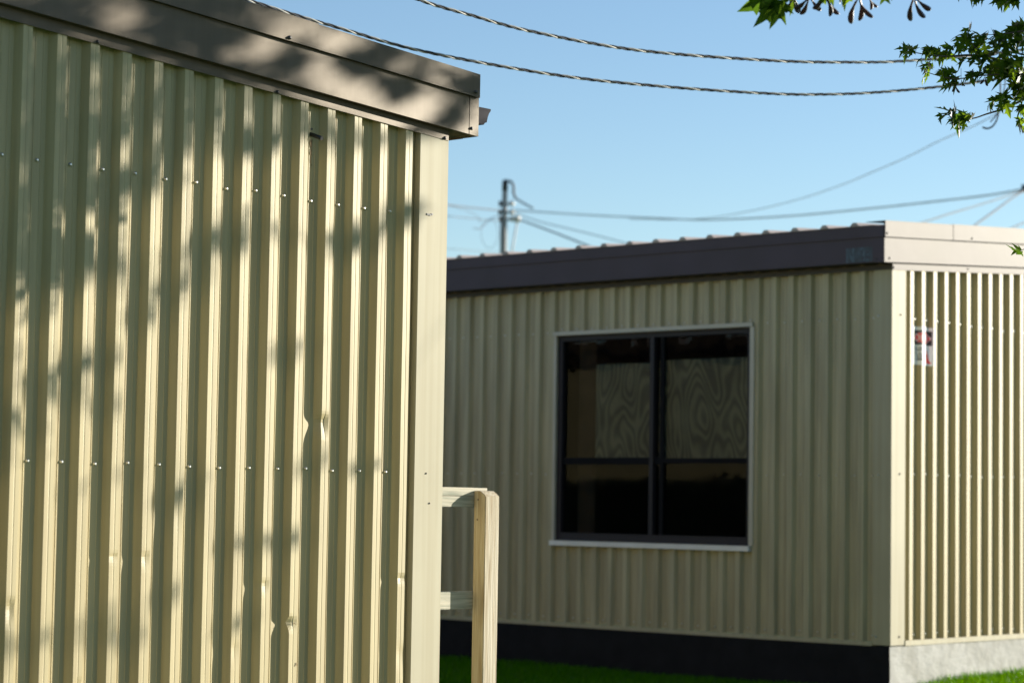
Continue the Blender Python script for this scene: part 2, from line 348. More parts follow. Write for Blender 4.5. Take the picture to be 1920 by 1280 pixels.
# black stub with a hole above it, high on the wall
p = ony(584, 252, yA); hp = ony(603, 259, yA-.075)
p = ony(582.5, 252, yA); hp = ony(603.5, 259.5, yA-.07)
mb = MB(); mb.tube([p + Vector((0, .012, .002)), p, p.lerp(hp, .5), hp], .0105, 12); mb.build('pipe_stub', M['black'], A)
mb = MB(); q = ony(584.5, 242, yA-.002); mb.tube([q + Vector((0, .004, 0)), q + Vector((0, -.001, 0))], .006, 10); mb.build('drill_hole', M['black'], sidA)

def mosaic(name, w_, h_, cell, fn, place, mats, parent=None):
    mb = MB(); nx = int(w_/cell); ny = int(h_/cell); idx = {}
    def vid(i, j):
        if (i, j) not in idx: idx[(i, j)] = len(mb.v); mb.v.append(tuple(place(w_*i/nx, h_*j/ny)))
        return idx[(i, j)]
    for i in range(nx):
        for j in range(ny):
            c = fn((i+.5)/nx, (j+.5)/ny)
            if c is None: continue
            mb.face((vid(i, j), vid(i+1, j), vid(i+1, j+1), vid(i, j+1)), c)
    return mb.build(name, mats, parent, recalc=False)
M['rust'] = mat('rust_stain', (.20, .13, .06), .8, var=.3, scale=40)
def stain(name, u, v, w_, h_, seed, m):
    c = ony(u, v, yA); 
    def fn(a, b):
        e = (abs(a-.5)*2)**2; return 0 if noise.noise(Vector((a*5+seed, b*9, seed)))*.5 + .5 > .30 + .45*e + .35*(1-b) else None
    mosaic(name, w_, h_, .004, fn, lambda s_, t: (c.x-w_/2+s_, yA-evA(c.x-w_/2+s_)-.0032, c.z-h_+t), [m], sidA)
stain('rust_stain', 583, 262, .022, .16, 3.3, M['rust']); stain('scratch', 541, 1166, .03, .012, 8.1, M['rust']); stain('chipped_paint', 544, 1240, .012, .03, 5.7, M['rust'])

# ================================================================== FAR BUILDING (B)
xB, yB = 16.562, 10.721
xw, yw = 16.518, 10.677                              # trim faces
SB = .0655
def z_B(x, z0, x0=16.352): return Z0 + z0 + (x-x0)*SB
B = thing('portable_building', 'farther beige ribbed portable building with dark window, shaded long side and sunlit end', 'building', (xw, yw, 0))
ridB = 20.4; rigB = 24.3; endB = 27.0
sBe = 11.986 - .1829*3; ZB0, ZB1 = Z0-1.105, Z0+2.05
WY0, WY1, WZ0, WZ1 = 12.135, 14.40, Z0-.345, Z0+1.575          # window opening
def sideB(nm, a, b, z0, z1):
    pr, _ = profile(sBe, a, b)
    def wp(s, d, z): return s + .0012*noise.noise(Vector((round(s/P*2), z*1.3, 2))), d + .0012*noise.noise(Vector((s*6, z, 5)))
    return sheet(nm, pr, z0, lambda y: z1, lambda s, d, z: (xB-d, s, z), M['siding_shade'], B, rows=max(2, int((z1-z0)/.15)), warp=wp)
# one sheet with the window cut out
mbs = MB()
pr, evB = profile(sBe, yw+.05, endB)
cuts = sorted(set([s for s, _ in pr] + [WY0, WY1])); zs = [ZB0 + (WZ0-ZB0)*i/6 for i in range(7)] + [WZ0 + (WZ1-WZ0)*i/12 for i in range(1, 13)] + [WZ1 + (ZB1-WZ1)*i/4 for i in range(1, 5)]
for z in zs:
    for s in cuts:
        d = evB(s); k = .0013*noise.noise(Vector((s*6, z, 5)))
        mbs.v.append((xB-d-k, s + .0012*noise.noise(Vector((round(s/P*2), z*1.3, 2))), z))
k = len(cuts)
for i in range(len(zs)-1):
    for j in range(k-1):
        cm = (cuts[j]+cuts[j+1])/2; zm = (zs[i]+zs[i+1])/2
        if WY0 < cm < WY1 and WZ0 < zm < WZ1: continue
        mbs.face((i*k+j, i*k+j+1, (i+1)*k+j+1, (i+1)*k+j))
sidB = mbs.build('eave_siding', M['siding_shade'], B, recalc=False)
sC = 16.922
pr, _ = profile(sC, xw+.05, ridB); zc_top = lambda x: z_B(x, 2.03)
def wpC(s, d, z): return s + .0013*noise.noise(Vector((round(s/P*2), z*1.5, 12))), d + .001*noise.noise(Vector((s*6, z, 15)))
sidC = sheet('gable_siding', pr, Z0-1.095, zc_top, lambda s, d, z: (s, yB-d, z), M['siding'], B, rows=40, warp=wpC)
pr, _ = profile(sC, ridB, rigB)
sheet('gable_siding', pr, Z0-1.095, lambda x: z_B(2*ridB-x, 2.03), lambda s, d, z: (s, yB-d, z), M['siding'], B)
# screws
plan = []
for z, dz in ((1.604, 0), (.277, 0), (-1.059, 0)):
    for i in range(-6, 22):
        y = 11.986 + P*i; 
        if y < yw+.2: continue
        zz = Z0 + z
        if WY0-.02 < y < WY1+.02 and (WZ0-.06 < zz < WZ1+.05): 
            if z > 1: zz = WZ1 + .062
            else: continue
        plan.append((y, zz))
plan.sort()
for y, zz in plan[:66]: screw((xB-.001, y + random.uniform(-.004, .004), zz + random.uniform(-.006, .006)), NX, sidB, 'screw')
rest = MB()
for y, zz in plan[66:]: rest.tube([(xB+.002, y, zz), (xB-.008, y, zz)], .0065, 8)
if plan[66:]: tag(rest.build('screw', M['screw'], sidB), kind='stuff')
for z, sl in ((1.612, 0), (.293, 0), (-1.048, 0)):
    for i in range(0, 11):
        screw((sC + .003 + P*i + random.uniform(-.003, .003), yB-.001, Z0 + z + random.uniform(-.008, .008)), NY, sidC, sc=1.1)
# bodies around the window opening
mb = MB(); X0 = xB+.010; X1 = xB+.12
mb.box((X0, yw+.06, Z0-1.09), (X1, WY0, Z0+2.04)); mb.box((X0, WY1, Z0-1.09), (X1, endB, Z0+2.04)); mb.box((X0, WY0, Z0-1.09), (X1, WY1, WZ0)); mb.box((X0, WY0, WZ1), (X1, WY1, Z0+2.04))
mb.prism([(X1, yB+.012, Z0-1.09), (rigB-.05, yB+.012, Z0-1.09), (rigB-.05, yB+.012, Z0+2.04), (ridB, yB+.012, Z0+2.26), (X1, yB+.012, Z0+2.04)], (0, .12, 0))
mb.box((rigB-.17, yB+.14, Z0-1.09), (rigB-.05, endB, Z0+2.0))
mb.box((X1, endB-.12, Z0-1.09), (rigB-.18, endB, Z0+2.0))
mb.build('wall', M['siding_shade'], B)
# corner trim (L-shaped) and its screws
zl, zh = Z0-1.132, Z0+2.046
mb = MB()
mb.prism([(xB-.004, yw+.178, zl), (xw, yw+.178, zl), (xw, yw, zl), (xw+.213, yw, zl), (xw+.213, yB-.004, zl), (xw+.209, yB-.004, zl), (xw+.209, yw+.004, zl), (xw+.004, yw+.004, zl), (xw+.004, yw+.174, zl), (xB-.004, yw+.174, zl)], (0, 0, zh-zl))
ctB = mb.build('corner_trim', M['trim'], B)
for u, v in ((1689, 590), (1687, 888), (1686, 1193)): screw(ony(u, v, yw-.0005), NY, ctB, 'screwdark', 1.0)
for u, v in ((1647, 592), (1647, 890), (1642, 1193)): screw(onx(u, v, xw-.0005), NX, ctB, 'screw', 1.0)
# base flashing
mb = MB(); mb.box((xB-.052, yw+.181, Z0-1.142), (xB-.004, endB, Z0-1.108)); mb.build('base_trim', M['trim'], B)
mb = MB(); mb.box((xw+.216, yB-.050, Z0-1.140), (rigB, yB-.004, Z0-1.096)); mb.build('base_trim', M['trim'], B)
# head trims
htC = strip(xw+.001, ridB, yw-.005, yw-.002, lambda x: z_B(x, 1.994, xw), lambda x: z_B(x, 2.052, xw)).build('head_trim', M['brownfar'], B)
for u, v in ((1676, 501), (1815, 504)): screw(ony(u, v, yw-.005), NY, htC, 'screwdark', 1.0)
mb = MB(); mb.box((xw-.005, yw+.002, Z0+1.998), (xw-.002, endB, Z0+2.046)); mb.build('head_trim', M['browndark'], B)
# fascias
fx = xw-.166; fyC = yw-.032
mb = MB(); mb.box((fx, fyC+.004, Z0+2.050), (fx+.012, endB+.1, Z0+2.268)); efB = mb.build('eave_fascia', M['brownfar'], B)
mb = MB(); mb.box((fx-.013, fyC+.004, Z0+2.258), (fx-.002, endB+.1, Z0+2.352)); mb.box((fx-.013, fyC+.004, Z0+2.3525), (fx+.12, endB+.1, Z0+2.356)); mb.build('eave_cap', M['brownfar'], B)
mb = MB(); mb.box((fx+.0125, yB+.02, Z0+2.053), (xB+.05, endB, Z0+2.060)); mb.build('soffit', M['browndark'], B)
gfB = strip(fx-.002, ridB, fyC, yB+.019, lambda x: z_B(x, 2.046), lambda x: z_B(x, 2.268)).build('fascia', M['brownfar'], B)
xs = 17.42
cC = []
for a_, b_, yy, ad in ((fx-.016, xs, fyC-.018, 0), (xs-.02, ridB, fyC-.0205, .003)):
    q = strip(a_, b_, yy, yy+.014, lambda x: z_B(x, 2.256), lambda x: z_B(x, 2.388+ad)); t_ = strip(a_, b_, yy, yB+.1, lambda x: z_B(x, 2.3885+ad), lambda x: z_B(x, 2.392+ad))
    n = len(q.v); q.v += t_.v
    for f, i_, s_ in zip(t_.f, t_.mi, t_.sm): q.face(tuple(i+n for i in f), i_, s_)
    cC.append(q.build('fascia_cap', M['brownfar'], B))
for u, v, par, yy in ((1664, 437, cC[0], fyC-.018), (1823, 447, cC[1], fyC-.0205), (1668, 484, gfB, fyC)): screw(ony(u, v, yy), NY, par, 'screwdark', 1.1)
screw(onx(1643, 485, fx), NX, efB, 'screwdark', 1.1)
for nm, a_, b_, y0, y1 in (('fascia', 2.046, 2.268, fyC, yB+.019), ('fascia_cap', 2.256, 2.39, fyC-.018, fyC-.004)):
    strip(ridB+.001, rigB+.17, y0, y1, lambda x: z_B(2*ridB-x, a_), lambda x: z_B(2*ridB-x, b_)).build(nm, M['brownfar'], B)
# ribbed metal roof
mb = MB(); xr0 = fx-.022; zr = lambda x: z_B(x, 2.362)
for x0, x1 in ((xr0, ridB), (rigB+.2, ridB)):
    zz0 = zr(xr0); zz1 = zr(ridB)
    mb.hexa([(x0, fyC+.11, zz0-.004), (x1, fyC+.11, zz1-.004), (x1, endB+.1, zz1-.004), (x0, endB+.1, zz0-.004)], [(x0, fyC+.11, zz0), (x1, fyC+.11, zz1), (x1, endB+.1, zz1), (x0, endB+.1, zz0)])
rf = mb.build('roof', M['roof'], B)
ry = onx(1605, 425, fx).y
mb = MB()
for i in range(-1, 54):
    y = ry + .3048*i
    if y < fyC+.15 or y > endB: continue
    for x0, x1 in ((xr0-.004, ridB), (rigB+.2, ridB)):
        a_ = zr(xr0)+.001; b_ = zr(ridB)+.001
        mb.hexa([(x0, y-.045, a_), (x1, y-.045, b_), (x1, y+.045, b_), (x0, y+.045, a_)], [(x0, y-.018, a_+.028), (x1, y-.018, b_+.028), (x1, y+.018, b_+.028), (x0, y+.018, a_+.028)])
mb.build('roof_ribs', M['roof'], rf)
# foundations
mb = MB(); mb.box((xw-.003, yw+.014, -.3), (xw+.2, endB, Z0-1.143)); mb.build('skirting', M['skirt'], B)
mb = MB(); nseg = 60
for i in range(nseg+1):
    x = xw-.006 + (rigB-xw)*i/nseg
    for j in range(9):
        z = -.3 + (Z0-1.141+.3)*j/8; mb.v.append((x, yw+.004 + .006*noise.noise(Vector((x*2, z*3, 1))), z))
for i in range(nseg):
    for j in range(8): a_ = i*9+j; mb.face((a_, a_+9, a_+10, a_+1), 0, True)
mb.box((xw+.21, yw+.0115, -.3), (rigB, yw+.2, Z0-1.1425))
mb.build('foundation', M['concrete'], B, recalc=False)

# ---- window of the far building
xg = xB+.030
W = MB(); fw = .055
W.box((xB-.012, WY0+.002, WZ0+.002), (xB+.06, WY0+fw, WZ1-.002)); W.box((xB-.012, WY1-fw, WZ0+.002), (xB+.06, WY1-.002, WZ1-.002))
W.box((xB-.011, WY0+fw+.0005, WZ0+.003), (xB+.06, WY1-fw-.0005, WZ0+.075)); W.box((xB-.011, WY0+fw+.0005, WZ1-.05), (xB+.06, WY1-fw-.0005, WZ1-.003))
win = W.build('window', M['winframe'], B)
ym = onx(1223, 800, xB).y
mb = MB(); mb.box((xB-.016, ym-.022, WZ0+.076), (xB+.05, ym+.022, WZ1-.051)); mb.build('mullion', M['winframe'], win)
mb = MB(); mb.box((xB+.004, ym-.125, WZ0+.076), (xB+.024, ym-.085, WZ1-.051)); mb.build('sash_stile', M['flatblack'], win)
zr1 = onx(1106, 860, xB).z
mb = MB(); mb.box((xB+.004, WY0+fw+.001, zr1-.04), (xB+.024, ym-.126, zr1+.006)); mb.box((xB+.004, ym+.028, zr1-.05), (xB+.024, WY1-fw-.001, zr1+.012)); mb.box((xB+.004, ym-.084, zr1-.05), (xB+.024, ym-.028, zr1+.012)); mb.build('sash_rail', M['flatblack'], win)
for a_, b_ in ((WY0+fw, ym-.0275), (ym+.0275, WY1-fw)):
    mb = MB(); mb.box((xg-.003, a_+.0005, WZ0+.0755), (xg, b_-.0005, WZ1-.0505)); mb.build('pane', M['glass'], win)
mb = MB(); mb.box((xw-.022, WY0-.03, WZ1), (xw+.02, WY1+.025, WZ1+.036)); mb.build('head_flashing', M['whitealu'], win)
mb = MB(); mb.box((xw-.03, WY0-.015, WZ0-.045), (xB+.02, WY1+.03, WZ0)); mb.build('sill', M['sillalu'], win)
mb = MB(); mb.box((xw-.012, WY0-.045, WZ0+.001), (xw+.03, WY0, WZ1-.001)); mb.build('jamb_trim', M['whitealu'], win)
mb = MB(); mb.box((xw+.001, WY1, WZ0+.001), (xw+.03, WY1+.03, WZ1-.001)); mb.build('jamb_trim', M['whitealu'], win)
mb = MB(); x1 = xB+3.4
mb.poly([(x1, WY0-1.0, Z0-1.0), (x1, WY1+1.5, Z0-1.0), (x1, WY1+1.5, Z0+1.9), (x1, WY0-1.0, Z0+1.9)])
mb.poly([(xB+.125, WY0-1.0, Z0-1.0), (x1, WY0-1.0, Z0-1.0), (x1, WY1+1.5, Z0-1.0), (xB+.125, WY1+1.5, Z0-1.0)])
mb.poly([(xB+.125, WY0-1.0, Z0+1.9), (x1, WY0-1.0, Z0+1.9), (x1, WY1+1.5, Z0+1.9), (xB+.125, WY1+1.5, Z0+1.9)])
mb.poly([(xB+.125, WY0-1.0, Z0-1.0), (x1, WY0-1.0, Z0-1.0), (x1, WY0-1.0, Z0+1.9), (xB+.125, WY0-1.0, Z0+1.9)])
mb.poly([(xB+.125, WY1+1.5, Z0-1.0), (x1, WY1+1.5, Z0-1.0), (x1, WY1+1.5, Z0+1.9), (xB+.125, WY1+1.5, Z0+1.9)])
mb.build('room_lining', M['room'], win)
zb0, zb1 = zr1-.02, onx(1106, 683, xB).z
mb = MB(); mb.box((xB+.062, ym+.03, zb0), (xB+.074, 13.99, zb1)); mb.build('reflection_board', M['reflswirl'], win)  # boards added behind the panes to carry the painted reflection
mb = MB(); mb.box((xB+.062, WY0+.03, zb0), (xB+.074, ym-.03, zb1+.02)); mb.build('reflection_board', M['reflswirl'], win)
mb = MB(); n = 24
for i in range(n+1):
    y = WY1-.30 + .2*i/n; x = xB+.19 + .02*math.sin(i*1.6); mb.v += [(x, y, WZ0-.1), (x, y, WZ1+.1)]
for i in range(n): mb.face((2*i, 2*i+2, 2*i+3, 2*i+1), 0, True)
mb.build('curtain', M['drape'], win)

# ---- faded sticker on the shaded fascia: torn pale strokes on blue film
M['stfilm'] = mat('faded_blue_film', (.030, .042, .058), .6, var=.3, scale=30)
M['stpale'] = mat('worn_pale_film', (.05, .085, .115), .6, var=.3, scale=30)
pa = onx(1587, 466, fx); pb = onx(1636, 490, fx)
def stfn(a, b):
    if noise.noise(Vector((a*7, b*5, 4))) > .42 + .1*(a < .4): return None
    s_ = abs(a-.04) < .035 or abs(a-.27) < .035 or abs((a-.04) - (1-b)*.23) < .035
    t_ = (.48 < a < .52 or .66 < a < .70 or (.48 < a < .70 and (b > .85 or .45 < b < .55))) or (.80 < a < .84)
    return 1 if (s_ or (t_ and noise.noise(Vector((a*20, b*15, 2))) > -.05)) else 0
mosaic('faded_sticker', pa.y-pb.y, pa.z-pb.z, .006, stfn, lambda s, t: (fx-.0015, pa.y-s, pb.z+t), [M['stfilm'], M['stpale']], efB)

# ================================================================== warning sign stuck over the ribs
S0 = ony(1710.5, 683, yB); S1 = ony(1748, 615, yB-.02); sw = S1.x-S0.x; sh = S1.z-S0.z
_, evC = profile(sC, 16.6, 18)
FONT = {'D': '11110 10001 10001 10001 10001 10001 11110', 'A': '01110 10001 10001 11111 10001 10001 10001', 'N': '10001 11001 10101 10101 10011 10001 10001', 'G': '01111 10000 10000 10111 10001 10001 01110', 'E': '11111 10000 10000 11110 10000 10000 11111', 'R': '11110 10001 10001 11110 10100 10010 10001'}
FONT = {k: v.split() for k, v in FONT.items()}
def signfn(a, b):
    b = 1-b                                              # from the top
    if a < .02 or a > .98 or b < .015 or b > .985: return 0
    if .07 < a < .93 and .10 < b < .47:
        e = ((a-.5)/.40)**2 + ((b-.285)/.145)**2
        if e < 1:
            t = (a-.18)/.64*6; k = int(t // 1)
            if 0 <= k < 6 and .20 < b < .37:
                fx_ = int((t-k)/.84*5); fy_ = int((b-.20)/.17*7)
                if fx_ < 5 and FONT['DANGER'[k]][min(fy_, 6)][fx_] == '1': return 0
            return 2
        return 0 if e < 1.12 else 1
    if .10 < a < .56 and .54 < b < .90:                   # lines of small print
        r = (b-.54)/.36*6
        if (r % 1) < .5 and noise.noise(Vector((a*26, int(r)*3.3, 1))) > -.12 and a < .56-.05*(int(r) % 3): return 1
    if .60 < a < .95 and .58 < b < .95:
        if abs(a-.77) < (b-.58)/.37*.16: return 2
    return 0
M['sgw'] = mat('sign_white', (.84, .84, .83), .35, var=.03); M['sgk'] = mat('sign_black', (.012, .012, .014), .4, var=.1); M['sgr'] = mat('sign_red', (.85, .010, .018), .4, var=.05)
def sgplace(s, t):
    x = S0.x+s; return (x, yB-max(evC(x), .003)-.003, S0.z+t)
sg = mosaic('danger_sign', sw, sh, .0045, signfn, sgplace, [M['sgw'], M['sgk'], M['sgr']])
tag(sg, 'white red and black danger sign stuck across the ribs of the sunlit building end', 'sign')

# ================================================================== wooden railing beside the near building
yp = 8.70; pl, pr_ = 9.409, 9.521; pd = .088
RL = thing('wooden_railing', 'weathered timber railing with square post beside the near building corner', 'railing', (pl, yp, 0))
zfr = ony(936, 930, yp).z; zbk = ony(895, 919.5, yp+pd).z
mb = MB(); sec = [(yp, -.02), (yp, zfr)]
for i in range(1, 7): t = i/6; sec.append((yp + .055*t, zfr + (zbk-zfr)*(math.sin(t*math.pi/2)**1.1)))
sec += [(yp+pd, zbk), (yp+pd, -.02)]
mb.prism([(pl, y, z) for y, z in sec], (pr_-pl, 0, 0)); mb.build('post', M['wood'], RL, bevel=.003)
yr = yp+pd+.001
zt0 = ony(829, 912.5, yr).z; zt1 = ony(829, 949.5, yr).z; xr = ony(914, 920, yr).x; zt2 = ony(829, 929, yr).z
def rail(nm, z0, z1, x1):
    mb = MB(); mb.box((8.70, yr, z0), (x1, yr+.038, z1)); return mb
mb = rail('', zt2+.001, zt0, xr); mb.box((8.70, yr+.0015, zt1), (xr-.06, yr+.038, zt2-.001)); mb.build('top_rail', M['woodrail'], RL, bevel=.0025)
zl0 = ony(828, 1109, yr).z; zl1 = ony(828, 1142.5, yr).z
mb = rail('', zl1, zl0, pr_-.01); mb.build('lower_rail', M['woodrail'], RL, bevel=.0025)
for u, v in ((896.5, 936), (895, 973.5)):
    r = ray(u, v); q = EYE + r*((pl)/r.x); mb = MB(); mb.tube([q + Vector((.003, 0, 0)), q + Vector((-.0008, 0, 0))], .0055, 10); mb.build('knot', M['twig'], RL.children[0])

# ================================================================== ground
def hgt(x, y):
    t = min(1, max(0, (x-16.3)/2.2)); return .055*t*t*(3-2*t)*(1 if y < 10.8 else 0) + .012*noise.noise(Vector((x*.7, y*.7, 0)))
mb = MB()
def axis(a, b, st): 
    o = [-1500, -600, -200, -80, -30]; v = a
    while v <= b: o.append(v); v += st
    return o + [b+20, b+60, b+200, b+600, b+1500]
gx = axis(4, 22, .5); gy = axis(-2, 24, .5)
for x in gx:
    for y in gy: mb.v.append((x, y, hgt(x, y) if 3 < x < 23 and -3 < y < 25 else 0))
for i in range(len(gx)-1):
    for j in range(len(gy)-1): a_ = i*len(gy)+j; mb.face((a_, a_+len(gy), a_+len(gy)+1, a_+1), 0, True)
tag(mb.build('ground', M['soil']), kind='structure')
mb = MB()
def blades(x0, x1, y0, y1, n, hmin, hmax):
    for _ in range(n):
        x = random.uniform(x0, x1); y = random.uniform(y0, y1); z = hgt(x, y)-.005
        dn = .55 + .6*noise.noise(Vector((x*1.8, y*1.8, 9)))
        h = random.uniform(hmin, hmax)*max(.35, .7+dn*.5); a = random.uniform(0, 6.28); wd = random.uniform(.0025, .005)
        dx, dy = math.cos(a)*wd, math.sin(a)*wd; l = random.uniform(.1, .8)*h; b = random.uniform(0, 6.28); lx, ly = math.cos(b)*l, math.sin(b)*l
        k = len(mb.v); mb.v += [(x-dx, y-dy, z), (x+dx, y+dy, z), (x+dx*.7+lx*.35, y+dy*.7+ly*.35, z+h*.6), (x-dx*.7+lx*.35, y-dy*.7+ly*.35, z+h*.6), (x+lx, y+ly, z+h)]
        mb.face((k, k+1, k+2, k+3)); mb.face((k+3, k+2, k+4))
blades(14.2, 16.50, 11.0, 17.5, 42000, .03, .075)
blades(16.6, 20.0, 9.6, 10.66, 16000, .04, .085)
blades(9, 16.4, 7.5, 11.0, 14000, .03, .07)
blades(17.2, 19.4, 10.58, 10.665, 900, .06, .13)
tag(mb.build('grass', M['grass'], recalc=False), kind='stuff')

# ================================================================== overhead cables
def spline(pts, n=90):
    pts = [Vector(p) for p in pts]; out = []
    q = [pts[0]*2-pts[1]] + pts + [pts[-1]*2-pts[-2]]
    m = len(pts)-1; per = max(2, n//m)
    for i in range(m):
        a, b, c, d = q[i:i+4]
        for j in range(per):
            t = j/per; out.append(.5*((2*b) + (-a+c)*t + (2*a-5*b+4*c-d)*t*t + (-a+3*b-3*c+d)*t**3))
    return out + [pts[-1]]
def fitline(pxs, d0, d1, u0, u1):
    """smooth 3D curve: photo points each at their own distance"""
    return spline([at(u, v, d0 + (d1-d0)*(u-u0)/(u1-u0)) for u, v in pxs], 160)
def twisted(name, pts, rs, lay, mats):
    mb = MB(); L = 0; acc = [0]
    for a, b in zip(pts, pts[1:]): L += (b-a).length; acc.append(L)
    fine = []; n = int(L/(lay/10)); j = 0
    for i in range(n+1):
        s = L*i/n
        while j < len(acc)-2 and acc[j+1] < s: j += 1
        t = (s-acc[j])/max(1e-6, acc[j+1]-acc[j]); p = pts[j].lerp(pts[j+1], t); d = (pts[j+1]-pts[j]).normalized()
        sd_ = d.cross(Vector((0, 0, 1))).normalized(); fine.append((s, p, sd_, d.cross(sd_)))
    for k in range(3):
        mb.tube([p + (a*math.cos(6.283*s/lay + 2.094*k) + b*math.sin(6.283*s/lay + 2.094*k))*rs*1.12 for s, p, a, b in fine], rs, 6, 1 if k == 0 else 0)
    return mb.build(name, mats, recalc=False)
ca = [(560, -85), (780, -2), (880, 28), (1000, 60), (1200, 95), (1450, 114), (1600, 117), (1690, 115), (1830, 104), (1990, 82), (2300, 20)]
cb = [(330, -50), (470, 2), (640, 54), (800, 98), (1050, 142), (1250, 163), (1450, 176), (1560, 177), (1650, 173), (1760, 163), (1870, 148), (2000, 124), (2300, 45)]
tag(twisted('overhead_cable', fitline(ca, 13, 16.5, 600, 1900), .0052, .24, [M['cable'], M['alu']]), 'upper of the two twisted overhead cables crossing the open sky', 'cable', group='twisted cables across the sky')
tag(twisted('overhead_cable', fitline(cb, 13, 16.5, 450, 1900), .0050, .24, [M['cable'], M['alu']]), 'lower of the two twisted overhead cables, sagging just above the near roof edge', 'cable', group='twisted cables across the sky')
def wire(label, pxs, d0, d1, r, m='wire', name='utility_wire'):
    u0, u1 = pxs[0][0], pxs[-1][0]
    if abs(u1-u0) < 1: u1 = u0+1
    mb = MB(); mb.tube(fitline(pxs, d0, d1, u0, u1), r, 6)
    return tag(mb.build(name, M[m], recalc=False), label, 'wire', group='thin wires around the utility pole')
DPOL = 52.0; DR = 40.0
tag(twisted('overhead_cable', fitline([(962, 394), (1100, 403), (1230, 409), (1330, 412), (1480, 405), (1640, 390), (1760, 377), (1860, 365), (1926, 353)], DPOL, DR, 962, 1926), .0085, .6, [M['palewire'], M['palewire']]), 'far low cable running from the utility pole towards the right edge', 'cable')
tag(twisted('overhead_cable', fitline([(1180, 411), (1300, 411), (1400, 397), (1500, 373), (1580, 346), (1640, 321), (1700, 295), (1760, 265), (1830, 234), (1900, 195), (2060, 95)], 46, 24, 1180, 2060), .0036, .4, [M['palewire'], M['palewire']]), 'pale thin cable curving up from behind the roof to the maple leaves', 'cable')
wire('wire leaving the pole to the lower right behind the far roof', [(972, 411), (1010, 425), (1050, 440), (1120, 468), (1180, 495)], DPOL, 44, .018)
wire('faint wire just above the one descending from the pole', [(958, 397), (1010, 415), (1080, 432), (1170, 455), (1290, 490)], DPOL, 44, .010)
wire('upper wire left of the pole near its brackets', [(700, 366), (838, 384), (890, 390), (941, 395)], 44, DPOL, .016)
wire('middle wire left of the pole, below the bracket wire', [(700, 388), (838, 405), (880, 409), (925, 413), (944, 412)], 44, DPOL, .010)
wire('lowest faint wire left of the pole just over the roof', [(700, 452), (838, 466), (890, 470), (946, 474)], 44, DPOL, .007)
wire('long slack tail of wire drooping left of the pole brackets', [(838, 385), (870, 393), (886, 400), (897, 408), (901, 418)], 46, 50, .006)
wire('curled wire end hooking left of the pole below its brackets', [(888, 428), (898, 429), (906, 424), (918, 412), (928, 407), (942, 406)], 50, DPOL, .010)
lp = [at(918 + 16*math.cos(t*.3142+1.5), 438 - 27*math.sin(t*.3142+1.5), DPOL-.5) for t in range(21)]
mb = MB(); mb.tube(lp, .005, 6); tag(mb.build('utility_wire', M['wire'], recalc=False), 'faint oval loop of slack wire hanging left of the pole', 'wire', group='thin wires around the utility pole')
wire('thick grey wire dropping steeply from the right edge bracket to the roof', [(1800, 445), (1826, 424), (1870, 392), (1900, 370), (1925, 355)], 33, DR, .016)
wire('thin wire slanting left from the right edge bracket to the roof corner', [(1650, 440), (1730, 417), (1780, 401), (1850, 380), (1925, 355)], 31, DR, .012)
wire('short wire meeting the pale roof edge in the right corner', [(1870, 440), (1905, 424), (1930, 413), (1990, 385)], 33, DR, .013)
hk = [(1885, 120), (1876, 140), (1876, 175), (1874, 200), (1870, 222), (1862, 236), (1852, 241), (1842, 239)]
mb = MB(); mb.tube(spline([at(u, v, 19.5) for u, v in hk], 60), .008, 6); mb.tube(spline([at(u, v, 19.6) for u, v in ((1886, 130), (1884, 160), (1877, 196), (1868, 216), (1857, 229))], 40), .006, 6)
tag(mb.build('dangling_wire', M['wire'], recalc=False), 'loose grey wire ends dangling among the maple leaves', 'wire')

# ================================================================== utility poles
def pole(label, u, vtop, d, rad, side):
    top = at(u, vtop, d); T = thing('utility_pole', label, 'pole', (top.x, top.y, 0), 'utility poles')
    mb = MB(); mb.tube([(top.x, top.y, -.3), (top.x, top.y, top.z*.5), (top.x, top.y, top.z-.06), (top.x, top.y, top.z)], [rad*1.35, rad*1.15, rad, rad*.75], 14); mb.build('shaft', M['pole'], T)
    mb = MB(); mb.tube([(top.x, top.y, top.z-.20), (top.x, top.y, top.z+.0), (top.x, top.y, top.z+.05)], [rad*1.12, rad*1.12, rad*.6], 14); mb.build('cap', M['black'], T)
    return T, top
PL, pt = pole('dark utility pole rising behind the far roof, wires at its top', 947, 341, DPOL, .060, 1)
def rr(u, v, dd=0): return at(u, v, DPOL+dd)
mb = MB(); mb.tube(spline([rr(948, 339), rr(958, 341), (rr(963, 350)), rr(963, 362), rr(967, 372)], 24), .03, 8); mb.tube(spline([rr(967, 372), rr(980, 380), rr(1000, 391)], 12), .022, 6); mb.build('conduit', M['wire'], PL)
for v, wd in ((382, 9), (398, 10), (411, 9)):
    mb = MB(); a_ = rr(947-wd, v); b_ = rr(947+wd+2, v); mb.tube([a_, b_], .025, 8); mb.tube([a_ + Vector((0, 0, -.06)), a_ + Vector((0, 0, .06))], .035, 8); br = mb.build('bracket', M['black'], PL)
    mb = MB(); e_ = rr(960, v); mb.tube([e_ + Vector((0, 0, -.05)), e_, e_ + Vector((0, 0, .07))], [.05, .065, .035], 10); mb.build('insulator', M['porcelain'], br)
mb = MB(); a_ = rr(970, 411); mb.tube([a_ + Vector((0, 0, -.06)), a_ + Vector((0, 0, .07))], .075, 10); mb.build('insulator', M['porcelain'], PL)
mb = MB(); mb.tube([rr(970, 414), rr(960, 472), rr(955, 500)], .022, 6); mb.build('guy_wire', M['palewire'], PL)
mb = MB(); mb.tube([rr(940, 415), rr(939, 500)], .03, 6); mb.build('riser_pipe', M['palewire'], PL)
P2, p2 = pole('utility pole standing just beyond the right edge of the view', 1950, 320, DR, .12, -1)
